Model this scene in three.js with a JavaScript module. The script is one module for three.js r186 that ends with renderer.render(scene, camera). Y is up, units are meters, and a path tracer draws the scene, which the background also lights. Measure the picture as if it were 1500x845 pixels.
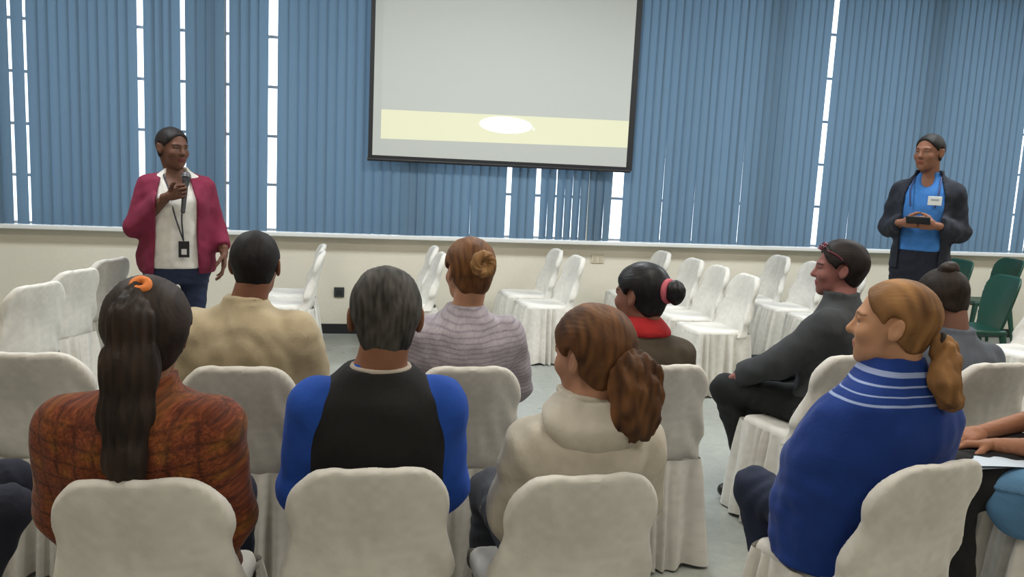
import * as THREE from 'three';
import { ImprovedNoise } from 'three/addons/math/ImprovedNoise.js';
import { mergeGeometries } from 'three/addons/utils/BufferGeometryUtils.js';
import { RoundedBoxGeometry } from 'three/addons/geometries/RoundedBoxGeometry.js';
import { RectAreaLightUniformsLib } from 'three/addons/lights/RectAreaLightUniformsLib.js';

// ---------------------------------------------------------------- camera, sky, exposure
RectAreaLightUniformsLib.init();
const scene = new THREE.Scene();
const renderer = new THREE.WebGLRenderer({ antialias: true });
renderer.toneMapping = THREE.LinearToneMapping;
renderer.toneMappingExposure = 1.6;
renderer.shadowMap.enabled = true;
const camera = new THREE.PerspectiveCamera(37.23, 1500 / 845, 0.05, 60);
camera.rotation.order = 'YXZ';
camera.position.set(0, 1.521, 7.378);
camera.rotation.set(-0.1454, -0.2114, 0.0481);
scene.add(camera);
scene.background = new THREE.Color(0.80, 0.90, 1.0);      // bright overcast sky outside the windows
scene.backgroundIntensity = 1.9;
const TUBE = { cool: new THREE.Color(0.92, 0.97, 1.0), warm: new THREE.Color(1.0, 0.94, 0.84), window: 18, front: 9, rear: 9 };   // ceiling fluorescent panels

// ---------------------------------------------------------------- helpers
const PI = Math.PI;
const noise = new ImprovedNoise();
const nz = (x, y, z) => noise.noise(x + 31.7, y + 17.3, z + 9.1);
let seed = 12345;
const rnd = () => { seed = (seed * 1664525 + 1013904223) >>> 0; return seed / 4294967296; };
const taken = {};
function numbered(n) { if (!(n in taken)) { taken[n] = 0; return n; } taken[n]++; return n + '_' + String(taken[n]).padStart(3, '0'); }
function obj(name, geo, material, parent) {
  const m = new THREE.Mesh(geo, material); m.name = parent ? name : numbered(name);
  m.castShadow = true; m.receiveShadow = true; (parent || scene).add(m); return m;
}
function tag(o, label, category, group) { o.userData.label = label; o.userData.category = category; if (group) o.userData.group = group; return o; }
function thing(name, label, category, pos = [0, 0, 0], turn = 0, group) {
  const o = new THREE.Group(); o.name = numbered(name); o.position.set(...pos); o.rotation.y = turn; scene.add(o);
  return tag(o, label, category, group);
}
function struct(name, geo, material, parent) {
  const m = new THREE.Mesh(geo, material); m.name = name; m.castShadow = m.receiveShadow = true;
  (parent || scene).add(m); if (!parent) m.userData.kind = 'structure'; return m;
}
function box(x0, x1, y0, y1, z0, z1) {
  const g = new THREE.BoxGeometry(x1 - x0, y1 - y0, z1 - z0); g.translate((x0 + x1) / 2, (y0 + y1) / 2, (z0 + z1) / 2);
  const p = g.attributes.position, n = g.attributes.normal, uv = g.attributes.uv;            // uv in metres
  for (let i = 0; i < p.count; i++) {
    const ax = Math.abs(n.getX(i)), ay = Math.abs(n.getY(i));
    if (ax > .5) uv.setXY(i, p.getZ(i), p.getY(i)); else if (ay > .5) uv.setXY(i, p.getX(i), p.getZ(i)); else uv.setXY(i, p.getX(i), p.getY(i));
  }
  return g;
}
function rbox(w, h, d, r, x = 0, y = 0, z = 0) { const g = new RoundedBoxGeometry(w, h, d, 2, r); g.translate(x, y, z); return g; }
// periodic value-noise texture
function noiseTex(size, cells, fn, repeat, srgb) {
  const data = new Uint8Array(size * size * 4);
  const per = (u, v, c, s) => {
    const h = (i, j) => { const n = Math.sin(((i % c + c) % c) * 127.1 + ((j % c + c) % c) * 311.7 + s * 74.7) * 43758.5453; return n - Math.floor(n); };
    const x = u * c, y = v * c, i = Math.floor(x), j = Math.floor(y), fx = x - i, fy = y - j, sx = fx * fx * (3 - 2 * fx), sy = fy * fy * (3 - 2 * fy);
    return (h(i, j) * (1 - sx) + h(i + 1, j) * sx) * (1 - sy) + (h(i, j + 1) * (1 - sx) + h(i + 1, j + 1) * sx) * sy;
  };
  for (let j = 0; j < size; j++) for (let i = 0; i < size; i++) {
    const u = i / size, v = j / size, c = fn(u, v, (k, s) => per(u, v, k * cells, s));
    for (let k = 0; k < 3; k++) data[(j * size + i) * 4 + k] = Math.max(0, Math.min(255, c[k] * 255));
    data[(j * size + i) * 4 + 3] = 255;
  }
  const t = new THREE.DataTexture(data, size, size); t.wrapS = t.wrapT = THREE.RepeatWrapping; t.magFilter = THREE.LinearFilter; t.minFilter = THREE.LinearMipmapLinearFilter; t.generateMipmaps = true;
  t.repeat.set(repeat, repeat); if (srgb) t.colorSpace = THREE.SRGBColorSpace; t.needsUpdate = true; return t;
}
const grey = (v) => [v, v, v];
const weave = noiseTex(256, 1, (u, v, p) => grey(.5 + .2 * Math.sin(u * 64 * 2 * PI) * Math.sin(v * 64 * 2 * PI) + .3 * (p(32, 1) - .5) + .2 * (p(90, 2) - .5)), 5);
const clothMottle = noiseTex(256, 1, (u, v, p) => grey(.90 + .10 * p(5, 3) - .05 * p(40, 4)), 1.3, true);
const plaster = noiseTex(256, 1, (u, v, p) => grey(.5 * p(12, 1) + .3 * p(40, 2) + .2 * p(110, 5)), 1.1);
const plasterCol = noiseTex(256, 1, (u, v, p) => { const a = .93 + .07 * p(3, 7) - .04 * p(14, 8) * p(6, 9); return [a, a, a * .995]; }, .35, true);
const floorCol = noiseTex(512, 1, (u, v, p) => { const a = .86 + .09 * p(4, 11) + .05 * p(60, 12) - .05 * p(150, 13); return [a, a, a]; }, .5, true);
const floorRough = noiseTex(256, 1, (u, v, p) => grey(.55 + .3 * p(6, 21) + .1 * p(40, 22)), .5);
const std = (c, rough = .8, extra = {}) => new THREE.MeshStandardMaterial({ color: new THREE.Color(...c), roughness: rough, side: THREE.DoubleSide, ...extra });
const cloth = (c, extra = {}) => new THREE.MeshPhysicalMaterial({ color: new THREE.Color(...c), roughness: .92, sheen: .25, sheenRoughness: .7, sheenColor: new THREE.Color(...c.map((x) => Math.min(1, x * 1.5 + .02))), side: THREE.DoubleSide, bumpMap: weave, bumpScale: .0012, map: clothMottle, ...extra });

// ---------------------------------------------------------------- implicit surfaces (naive surface nets)
const smin = (a, b, k) => { const h = Math.max(k - Math.abs(a - b), 0) / k; return Math.min(a, b) - h * h * k * .25; };
const smax = (a, b, k) => -smin(-a, -b, k);
const ell = (x, y, z, a, b, c) => { const k0 = Math.hypot(x / a, y / b, z / c), k1 = Math.hypot(x / (a * a), y / (b * b), z / (c * c)); return k1 < 1e-9 ? -Math.min(a, b, c) : k0 * (k0 - 1) / k1; };
function rc(a, b, r1, r2) {           // tapered capsule
  const bx = b[0] - a[0], by = b[1] - a[1], bz = b[2] - a[2], l2 = bx * bx + by * by + bz * bz, rr = r1 - r2, a2 = l2 - rr * rr, il2 = 1 / l2;
  return (x, y, z) => {
    const px = x - a[0], py = y - a[1], pz = z - a[2], yy = px * bx + py * by + pz * bz, zz = yy - l2;
    const qx = px * l2 - bx * yy, qy = py * l2 - by * yy, qz = pz * l2 - bz * yy, x2 = qx * qx + qy * qy + qz * qz, y2 = yy * yy * l2, z2 = zz * zz * l2;
    const k = Math.sign(rr) * rr * rr * x2;
    if (Math.sign(zz) * a2 * z2 > k) return Math.sqrt(x2 + z2) * il2 - r2;
    if (Math.sign(yy) * a2 * y2 < k) return Math.sqrt(x2 + y2) * il2 - r1;
    return (Math.sqrt(x2 * a2 * il2) + yy * rr) * il2 - r1;
  };
}
function chain(pts, k = .03) {         // pts [x,y,z,r]
  const parts = []; for (let i = 0; i + 1 < pts.length; i++) parts.push(rc(pts[i], pts[i + 1], pts[i][3], pts[i + 1][3]));
  return (x, y, z) => { let d = parts[0](x, y, z); for (let i = 1; i < parts.length; i++) d = smin(d, parts[i](x, y, z), k); return d; };
}
function surf(f, lo, hi, h, opt = {}) {
  const nx = Math.ceil((hi[0] - lo[0]) / h) + 2, ny = Math.ceil((hi[1] - lo[1]) / h) + 2, nzc = Math.ceil((hi[2] - lo[2]) / h) + 2;
  const V = new Float32Array(nx * ny * nzc), B = 4, id = (i, j, k) => i + nx * (j + ny * k);
  for (let k0 = 0; k0 < nzc; k0 += B) for (let j0 = 0; j0 < ny; j0 += B) for (let i0 = 0; i0 < nx; i0 += B) {
    const c = f(lo[0] + (i0 + 1.5) * h, lo[1] + (j0 + 1.5) * h, lo[2] + (k0 + 1.5) * h), far = Math.abs(c) > 7 * h;
    for (let k = k0; k < Math.min(k0 + B, nzc); k++) for (let j = j0; j < Math.min(j0 + B, ny); j++) for (let i = i0; i < Math.min(i0 + B, nx); i++) {
      let v = far ? c : f(lo[0] + i * h, lo[1] + j * h, lo[2] + k * h);
      if (i === 0 || j === 0 || k === 0 || i === nx - 1 || j === ny - 1 || k === nzc - 1) v = Math.max(v, h * .01);
      V[id(i, j, k)] = v;
    }
  }
  const idx = new Int32Array(nx * ny * nzc).fill(-1), pos = [], tri = [];
  const E = [[0, 1], [0, 2], [0, 4], [1, 3], [1, 5], [2, 3], [2, 6], [3, 7], [4, 5], [4, 6], [5, 7], [6, 7]], v8 = new Float32Array(8);
  for (let k = 0; k < nzc - 1; k++) for (let j = 0; j < ny - 1; j++) for (let i = 0; i < nx - 1; i++) {
    let m = 0; for (let c = 0; c < 8; c++) { v8[c] = V[id(i + (c & 1), j + ((c >> 1) & 1), k + (c >> 2))]; if (v8[c] < 0) m |= 1 << c; }
    if (m === 0 || m === 255) continue;
    let n = 0, sx = 0, sy = 0, sz = 0;
    for (const [a, b] of E) { const va = v8[a], vb = v8[b]; if ((va < 0) === (vb < 0)) continue; const t = va / (va - vb); n++;
      sx += (a & 1) + t * ((b & 1) - (a & 1)); sy += ((a >> 1) & 1) + t * (((b >> 1) & 1) - ((a >> 1) & 1)); sz += (a >> 2) + t * ((b >> 2) - (a >> 2)); }
    idx[id(i, j, k)] = pos.length / 3; pos.push(lo[0] + (i + sx / n) * h, lo[1] + (j + sy / n) * h, lo[2] + (k + sz / n) * h);
  }
  const quad = (a, b, c, d, flip) => { if (flip) tri.push(a, c, b, a, d, c); else tri.push(a, b, c, a, c, d); };
  for (let k = 1; k < nzc - 1; k++) for (let j = 1; j < ny - 1; j++) for (let i = 1; i < nx - 1; i++) {
    const s = V[id(i, j, k)] < 0;
    if (s !== V[id(i + 1, j, k)] < 0) quad(idx[id(i, j - 1, k - 1)], idx[id(i, j, k - 1)], idx[id(i, j, k)], idx[id(i, j - 1, k)], !s);
    if (s !== V[id(i, j + 1, k)] < 0) quad(idx[id(i - 1, j, k - 1)], idx[id(i - 1, j, k)], idx[id(i, j, k)], idx[id(i, j, k - 1)], !s);
    if (s !== V[id(i, j, k + 1)] < 0) quad(idx[id(i - 1, j - 1, k)], idx[id(i, j - 1, k)], idx[id(i, j, k)], idx[id(i - 1, j, k)], !s);
  }
  const g = new THREE.BufferGeometry();
  g.setAttribute('position', new THREE.Float32BufferAttribute(pos, 3)); g.setIndex(tri); g.computeVertexNormals();
  const n = pos.length / 3, uv = new Float32Array(n * 2);
  for (let i = 0; i < n; i++) { const x = pos[3 * i], y = pos[3 * i + 1], z = pos[3 * i + 2]; if (opt.uv) { const q = opt.uv(x, y, z); uv[2 * i] = q[0]; uv[2 * i + 1] = q[1]; } else { uv[2 * i] = x + .6 * z; uv[2 * i + 1] = y + .45 * z; } }
  g.setAttribute('uv', new THREE.BufferAttribute(uv, 2));
  if (opt.col) { const c = new Float32Array(n * 3); for (let i = 0; i < n; i++) { const q = opt.col(pos[3 * i], pos[3 * i + 1], pos[3 * i + 2]); c[3 * i] = q[0]; c[3 * i + 1] = q[1]; c[3 * i + 2] = q[2]; } g.setAttribute('color', new THREE.BufferAttribute(c, 3)); }
  return g;
}

// ---------------------------------------------------------------- the room
const X0 = -4.2, X1 = 8.8, Z1 = 12, CEIL = 3.55;
const M = {
  cream: std([.78, .73, .62], .75, { map: plasterCol, bumpMap: plaster, bumpScale: .0015 }),
  rear: std([.58, .50, .38], .8, { map: plasterCol, bumpMap: plaster, bumpScale: .0015 }),
  sill: std([.72, .73, .71], .45),
  black: std([.012, .012, .014], .5),
  floor: std([.40, .42, .385], .42, { map: floorCol, roughnessMap: floorRough }),
  ceiling: std([.72, .72, .69], .9, { bumpMap: plaster, bumpScale: .003 }),
  alu: std([.55, .56, .58], .4, { metalness: .6 }),
  glass: new THREE.MeshPhysicalMaterial({ color: 0xffffff, roughness: 0, transmission: 1, thickness: 0, side: THREE.DoubleSide }),
  slat: new THREE.MeshPhysicalMaterial({ color: new THREE.Color(.112, .185, .262), roughness: 1, transmission: .28, thickness: 0, side: THREE.DoubleSide, bumpMap: weave, bumpScale: .0006 }),
  cover: cloth([.84, .81, .745], { bumpScale: .0008 }),
  green: std([.008, .055, .036], .42),
  door: std([.30, .19, .10], .5),
};
struct('floor', box(X0 - .2, X1 + .2, -.15, 0, -.2, Z1 + .2), M.floor);
struct('ceiling', box(X0 - .2, X1 + .2, CEIL, CEIL + .15, -.2, Z1 + .2), M.ceiling);
struct('wall_left', box(X0 - .2, X0, 0, CEIL, -.2, Z1 + .2), M.rear);
struct('wall_right', box(X1, X1 + .2, 0, CEIL, -.2, Z1 + .2), M.rear);
struct('wall_rear', box(X0, X1, 0, CEIL, Z1, Z1 + .2), M.rear);
// front wall: parapet, lintel, piers around eight window openings
const WN = 8, WW = (X1 - X0) / WN, SILL = .845, HEAD = 3.32;
{
  const gs = [box(X0, X1, 0, SILL, -.2, 0), box(X0, X1, HEAD, CEIL, -.2, 0)];
  for (let i = 0; i <= WN; i++) { const c = X0 + i * WW; gs.push(box(Math.max(X0, c - .06), Math.min(X1, c + .06), SILL, HEAD, -.2, 0)); }
  struct('wall_front', mergeGeometries(gs), M.cream);
  for (let i = 0; i < WN; i++) {
    const a = X0 + i * WW + .06, b = X0 + (i + 1) * WW - .06, w = new THREE.Group(); w.name = 'window_' + (i + 1); w.userData.kind = 'structure'; scene.add(w);
    const fr = [box(a, a + .035, SILL, HEAD, -.14, -.09), box(b - .035, b, SILL, HEAD, -.14, -.09), box(a, b, SILL, SILL + .035, -.14, -.09), box(a, b, HEAD - .035, HEAD, -.14, -.09), box((a + b) / 2 - .02, (a + b) / 2 + .02, SILL, HEAD, -.14, -.09)];
    struct('window_frame', mergeGeometries(fr), M.alu, w);
    for (let y = 1.245; y < HEAD - .1; y += .4) struct('glazing_bar', box(a, b, y - .012, y + .012, -.135, -.095), M.alu, w);
    for (let s = 0; s < 2; s++) for (let y = SILL, k = 0; k < 7; k++) {
      const y0 = k ? SILL + .4 * k : SILL, y1 = Math.min(HEAD, SILL + .4 * (k + 1)); if (y0 >= y1 - .02) continue;
      const m = (a + b) / 2, pg = new THREE.PlaneGeometry((b - a) / 2 - .055, y1 - y0 - .024); pg.translate(s ? (m + b) / 2 : (a + m) / 2, (y0 + y1) / 2, -.115);
      struct('pane', pg, M.glass, w);
    }
  }
}
struct('trim_1', rbox(X1 - X0, .035, .12, .008, (X0 + X1) / 2, SILL + .005, .045), M.sill);          // window sill ledge
struct('baseboard_front', rbox(X1 - X0, .085, .015, .004, (X0 + X1) / 2, .0425, .0075), M.black);
struct('baseboard_left', rbox(.015, .085, Z1 - .04, .004, X0 + .0075, .0425, Z1 / 2 + .02), M.black);
struct('baseboard_right', rbox(.015, .085, Z1 - .04, .004, X1 - .0075, .0425, Z1 / 2 + .02), M.black);

// ---------------------------------------------------------------- vertical blinds
const slatGeos = {};
function slatGeo(top, bot, h = 2.46) {           // twist in radians at the top and at the bottom hem
  const w = .089, nu = 4, nv = 10, g = new THREE.PlaneGeometry(1, 1, nu, nv), p = g.attributes.position, uv = g.attributes.uv;
  for (let i = 0; i < p.count; i++) {
    const u = p.getX(i) * 2, t = .5 - p.getY(i), y = -t * h, a = top + (bot - top) * Math.pow(t, 1.6), x = u * w / 2, z = .006 * (1 - u * u);
    p.setXYZ(i, x * Math.cos(a) + z * Math.sin(a), y, -x * Math.sin(a) + z * Math.cos(a)); uv.setXY(i, x, y);
  }
  g.computeVertexNormals(); return g;
}
const BTOP = 3.33;
function blind(x0, x1, label, openness, far) {
  const b = thing('vertical_blind', label, 'blind', [(x0 + x1) / 2, 0, .06], 0, 'blue vertical blinds along the window wall');
  const W = x1 - x0;
  obj('headrail', rbox(W, .045, .05, .006, 0, BTOP + .03, 0), M.alu, b);
  const n = Math.max(1, Math.ceil((W - .085) / .0775) + 1), step = n > 1 ? (W - .085) / (n - 1) : 0;
  for (let i = 0; i < n; i++) {
    const x = -W / 2 + .0425 + i * step + (rnd() - .5) * .006;
    const X = (x0 + x1) / 2 + x, o = Math.max(0, openness(X) + (rnd() - .5) * .5), az = Math.atan(Math.abs(X - .1) / 7.3), open = Math.acos(.86 * Math.cos(az)) - az;
    const dirn = X < .6 ? -1 : 1, q = (v) => Math.round(v / .03), ka = q(dirn * open * (.15 + .3 * rnd())), kb = q(dirn * open * (.3 + .7 * Math.min(2.2, o))), key = ka + ':' + kb;
    const s = obj('slat', slatGeos[key] || (slatGeos[key] = slatGeo(ka * .03, kb * .03)), M.slat, b); s.position.set(x, BTOP, (i % 2) * .002); s.rotation.z = (rnd() - .5) * .004;
  }
}
const wave = (c, w, p) => (x) => .12 + .75 * Math.exp(-(((x - c) / w) ** 2)) + (p ? .55 * Math.exp(-(((x - p) / .35) ** 2)) : 0);
blind(-4.1, -2.415, 'blue vertical blind in the corner before the first narrow gap, beside a single loose slat', wave(-2.6, .4));
blind(-2.395, -2.325, 'single blue blind slat hanging alone between two light gaps near the corner', () => .1);
blind(-2.285, -1.50, 'blue vertical blind above three tilted white chairs, edged by gaps of daylight', wave(-1.95, .3));
blind(-1.455, -1.185, 'narrow blue blind panel directly behind the head of the woman with microphone', wave(-1.3, .1));
blind(-1.148, -.855, 'narrow blue blind panel beside the head of the woman with microphone', wave(-1.05, .12));
blind(-.812, -.515, 'narrow blue blind panel with a bright gap on both sides, past the woman with microphone', () => .12);
blind(-.442, 1.478, 'wide blue blind running behind the beginning of the projection screen', wave(.35, .18, 1.0));
blind(1.522, 1.738, 'short run of blue slats showing under the middle of the projection screen', () => .15);
blind(1.775, 2.445, 'blue blind with widely opened slats showing under the projection screen', () => 1.9);
blind(2.535, 4.435, 'wide blue blind between the projection screen and the slanting light gap', wave(3.05, .28));
blind(4.485, 6.60, 'wide blue blind behind the man in the dark jacket', wave(4.8, .25, 5.9));
blind(6.62, 8.6, 'last blue vertical blind behind the green chairs', wave(7, .6));

// ---------------------------------------------------------------- projection screen
{
  const s = thing('projection_screen', 'pull-down projection screen with black border and projected yellow band', 'screen', [0, 0, .15]);
  const cv = document.createElement('canvas'); cv.width = 1024; cv.height = 700; const c = cv.getContext('2d');
  const sx0 = .32, sx1 = 2.52, sy0 = 1.532, sy1 = 3.05, px = (x) => (x - sx0) / (sx1 - sx0) * 1024, py = (y) => (sy1 - y) / (sy1 - sy0) * 700;
  const quad = (pts, col) => { c.fillStyle = col; c.beginPath(); pts.forEach(([x, y], i) => (i ? c.lineTo(px(x), py(y)) : c.moveTo(px(x), py(y)))); c.closePath(); c.fill(); };
  const paint = (base, pic, band, logo, mark) => {
    c.fillStyle = base; c.fillRect(0, 0, 1024, 700);
    quad([[.385, 3.05], [2.52, 3.05], [2.52, 1.70], [.385, 1.668]], pic);
    quad([[.385, 1.905], [2.52, 1.93], [2.52, 1.70], [.385, 1.668]], band);
    c.fillStyle = logo; c.beginPath(); c.ellipse(px(1.43), py(1.835), 106, 32, .012, 0, 2 * PI); c.fill();
    c.fillStyle = mark; c.beginPath(); c.ellipse(px(1.672), py(1.815), 4, 6, 0, 0, 2 * PI); c.fill();
  };
  const mk = () => { const d = c.getImageData(0, 0, 1024, 700), t = new THREE.DataTexture(new Uint8Array(d.data), 1024, 700); t.colorSpace = THREE.SRGBColorSpace; t.magFilter = THREE.LinearFilter; t.flipY = false; t.needsUpdate = true; return t; };
  paint('#1c1d1b', '#3a3b39', '#8f8a55', '#ffffff', '#c9c7a8');
  const em = mk();
  const fm = new THREE.MeshStandardMaterial({ color: new THREE.Color(.50, .515, .485), roughness: .9, side: THREE.DoubleSide, emissive: new THREE.Color(1, 1, 1), emissiveMap: em, emissiveIntensity: .8 });
  const fab = box(.285, 2.575, 1.50, 3.16, -.002, .002); obj('border', fab, M.black, s);
  const pg = new THREE.PlaneGeometry(sx1 - sx0, sy1 - sy0); { const uv = pg.attributes.uv; for (let i = 0; i < uv.count; i++) uv.setY(i, 1 - uv.getY(i)); }
  pg.translate((sx0 + sx1) / 2, (sy0 + sy1) / 2, .0035); obj('screen_surface', pg, fm, s);
  const bar = new THREE.CylinderGeometry(.014, .014, 2.28, 12); bar.rotateZ(PI / 2); bar.translate(1.42, 1.497, 0); obj('bottom_bar', bar, M.black, s);
  obj('housing', rbox(2.46, .11, .11, .02, 1.42, 3.21, -.01), std([.6, .6, .6], .5), s);
  for (const x of [.5, 2.34]) { const r = new THREE.CylinderGeometry(.006, .006, CEIL - 3.26, 8); r.translate(x, (CEIL + 3.26) / 2, -.01); obj('hanger', r, M.alu, s); }
}

// ---------------------------------------------------------------- ceiling lamps and wall fittings
for (const [x, z, k] of [[-1.6, 2.2, 1], [1.3, 2.2, 1], [4.2, 2.2, 1], [7.0, 2.2, 1], [-1.6, 5.0, 1], [1.3, 5.0, 1], [4.2, 5.0, 1], [7.0, 5.0, 1], [-1.6, 8.8, 0], [1.3, 8.8, 0], [4.2, 8.8, 0]]) {
  const row = z < 3 ? 'row next to the windows' : z < 6 ? 'middle row' : 'rear row';
  const t = thing('ceiling_light', 'fluorescent ceiling panel in a white tray, ' + row, 'ceiling light', [x, CEIL, z], 0, 'fluorescent ceiling panels, ' + row);
  obj('tray', mergeGeometries([box(-.63, .63, -.07, 0, -.32, -.3), box(-.63, .63, -.07, 0, .3, .32), box(-.63, -.61, -.07, 0, -.3, .3), box(.61, .63, -.07, 0, -.3, .3), box(-.61, .61, -.015, 0, -.3, .3)]), M.sill, t);
  obj('diffuser', box(-.608, .608, -.055, -.05, -.298, .298), std([.8, .8, .8], .6, { emissive: z < 3 ? TUBE.cool : TUBE.warm, emissiveIntensity: 1.5 }), t);
  const l = new THREE.RectAreaLight(z < 3 ? TUBE.cool : TUBE.warm, z < 3 ? TUBE.window : k ? TUBE.front : TUBE.rear, 1.2, .58); l.position.set(0, -.062, 0); l.rotation.x = -PI / 2; t.add(l);
}
{
  const o = thing('wall_socket', 'dark square wall socket low on the cream wall under the windows', 'socket', [.075, .36, 0]);
  obj('plate', rbox(.085, .085, .014, .005, 0, 0, .006), std([.03, .032, .035], .5), o);
  obj('outlet_face', rbox(.045, .045, .01, .004, 0, 0, .012), std([.012, .012, .013], .6), o);
  const q = thing('wall_outlet', 'cream outlet plate on the wall near the sill below the projection screen', 'socket', [2.36, .70, 0]);
  obj('plate', rbox(.12, .075, .012, .005, 0, 0, .005), std([.62, .56, .42], .5), q);
  for (const x of [-.028, .028]) obj('receptacle', rbox(.035, .045, .008, .003, x, 0, .0105), std([.5, .45, .34], .5), q);
}

// ---------------------------------------------------------------- chairs
function backField(v) {
  return (x, y, z) => {
    const t = (y - .42) / .40, w = .212 - .038 * t + .004 * nz(y * 9, v, x > 0 ? 3 : 7), r = .095, ax = Math.abs(x);
    const qx = ax - (w - r), qy = y - (.822 - r), d2 = Math.hypot(Math.max(qx, 0), Math.max(qy, 0)) + Math.min(Math.max(qx, qy), 0) - r;
    const fold = .006 * nz(x * 9 + y * 6, y * 4 - x * 5, v * 5.3) + .003 * nz(x * 26 + v, y * 7 + x * 12, 2.2) + .007 * Math.max(0, ax - .1) / .1 * Math.sin(y * 42 + (x > 0 ? 1 : -1) * x * 60 + v * 2);
    const zc = .172 + (y - .44) * .26 - .8 * x * x, th = .02 + .012 * Math.max(0, 1 - t * 1.5), e = .016, p = d2 + e, q = Math.abs(z - zc) - th + e;
    const d = Math.hypot(Math.max(p, 0), Math.max(q, 0)) + Math.min(Math.max(p, q), 0) - e + fold;
    return Math.max(d * .9, .405 - y);
  };
}
const backGeos = [0, 1, 2, 3].map((v) => surf(backField(v * 3.1 + .7), [-.25, .38, .08], [.25, .85, .32], .009));
const seatGeos = [0, 1].map((v) => surf((x, y, z) => {
  const qx = Math.abs(x) - .155, qy = Math.abs(y - .418) - .004, qz = Math.abs(z + .005) - .155;
  return Math.hypot(Math.max(qx, 0), Math.max(qy, 0), Math.max(qz, 0)) + Math.min(Math.max(qx, qy, qz), 0) - .034 + .003 * nz(x * 12, v * 4, z * 12) + .012 * Math.exp(-(x * x + z * z) * 50) * (y > .42 ? 1 : 0);
}, [-.23, .35, -.23], [.23, .5, .23], .012));
function skirtGeo(v) {
  const N = 220, R = 9, pos = [], uv = [], tri = [], r = .05, hx = .198, hz = .205, per = 4 * (hx + hz) - 8 * r + 2 * PI * r;
  const path = (s) => {             // rounded rectangle, returns [x, z, nx, nz]
    let t = ((s % 1) + 1) % 1 * per; const L = [2 * (hx - r), PI * r / 2, 2 * (hz - r), PI * r / 2, 2 * (hx - r), PI * r / 2, 2 * (hz - r), PI * r / 2];
    let k = 0; while (k < 7 && t > L[k]) { t -= L[k]; k++; }
    const c = [[hx - r, hz - r], [hx - r, -hz + r], [-hx + r, -hz + r], [-hx + r, hz - r]];
    if (k === 0) return [-hx + r + t, hz, 0, 1]; if (k === 2) return [hx, hz - r - t, 1, 0]; if (k === 4) return [hx - r - t, -hz, 0, -1]; if (k === 6) return [-hx, -hz + r + t, -1, 0];
    const q = c[(k - 1) / 2], a = PI / 2 - (k - 1) / 2 * PI / 2 - t / r; return [q[0] + r * Math.cos(a), q[1] + r * Math.sin(a), Math.cos(a), Math.sin(a)];
  };
  for (let j = 0; j <= R; j++) for (let i = 0; i <= N; i++) {
    const s = i / N, t = j / R, [x, z, nx, nzz] = path(s), y = .432 - t * .42 + (t > .9 ? .006 * Math.sin(s * 60 + v) : 0);
    const ph = s * 2 * PI * 24 + 1.6 * Math.sin(s * 2 * PI * 5 + v) + .8 * Math.sin(s * 2 * PI * 9 + 2 * v), amp = (.006 + .024 * Math.sqrt(t)) * (.75 + .45 * Math.sin(s * 2 * PI * 7 + v * 1.7));
    const out = .004 + .035 * t + amp * Math.sin(ph + t * .5) + .006 * nz(s * 30, t * 3, v);
    pos.push(x + nx * out, y, z + nzz * out); uv.push(s * per, y);
  }
  for (let j = 0; j < R; j++) for (let i = 0; i < N; i++) { const a = j * (N + 1) + i, b = a + N + 1; tri.push(a, b, a + 1, a + 1, b, b + 1); }
  const g = new THREE.BufferGeometry(); g.setAttribute('position', new THREE.Float32BufferAttribute(pos, 3)); g.setAttribute('uv', new THREE.Float32BufferAttribute(uv, 2)); g.setIndex(tri); g.computeVertexNormals(); return g;
}
const skirtGeos = [0, 1, 2].map((v) => skirtGeo(v * 2.3 + .4));
let chairCount = 0;
// (bx, bz) is where the top of the backrest stands; the seat lies 0.27 m in front of it
function chair(bx, bz, turn, label, group) {
  const n = chairCount++, t = thing('covered_chair', label, 'chair', [bx - .27 * Math.sin(turn), 0, bz - .27 * Math.cos(turn)], turn, group);
  obj('back_cover', backGeos[n % 4], M.cover, t); obj('seat_cover', seatGeos[n % 2], M.cover, t); obj('skirt', skirtGeos[n % 3], M.cover, t);
  return t;
}
const deg = PI / 180;
const A = 'covered chairs in the rows of the audience', F = 'empty covered chairs facing sideways in front of the audience';
const CH = {
  orange: chair(-.395, 5.53, -3 * deg, 'white covered chair under the woman in the orange tweed jacket', A),
  vest: chair(.10, 5.50, 0, 'white covered chair under the man in the black vest', A),
  cream: chair(.595, 5.58, 2 * deg, 'white covered chair under the woman in the cream jacket', A),
  blue: chair(1.53, 5.57, 12 * deg, 'white covered chair, turned a little, under the woman in the blue poncho', A),
  empty: chair(-.98, 4.33, -4 * deg, 'empty white covered chair in the audience row of the man in beige', A),
  beige: chair(-.29, 4.53, -2 * deg, 'white covered chair under the man in the beige polo shirt', A),
  grey: chair(.48, 4.54, 0, 'white covered chair under the woman in the pale pinstripe blouse', A),
  brown: chair(1.21, 4.52, 2 * deg, 'white covered chair under the woman with the red scarf', A),
  dgrey: chair(2.10, 4.35, 12 * deg, 'white covered chair under the woman in the dark grey sweater', A),
  bun: chair(2.65, 4.50, 4 * deg, 'white covered chair under the woman with bowed head and hair knot', A),
  navy: chair(-1.38, 5.06, -75 * deg, 'white covered chair under the person in navy trousers beside the orange jacket', A),
  maroon: chair(2.80, 5.06, 70 * deg, 'white covered chair under the person in black trousers beside the blue poncho', A),
};
chair(-1.40, 2.80, 62 * deg, 'empty white covered chair beside the speaking woman, farthest from the wall', F);
chair(-1.36, 2.26, 64 * deg, 'empty white covered chair, middle of three beside the speaking woman', F);
chair(-1.31, 1.72, 66 * deg, 'empty white covered chair close beside the legs of the speaking woman', F);
chair(-.05, .58, 92 * deg, 'empty white covered chair next to the dark wall socket, closest to the wall', F);
chair(-.05, 1.06, 90 * deg, 'empty white covered chair near the dark wall socket, second from the wall', F);
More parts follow.
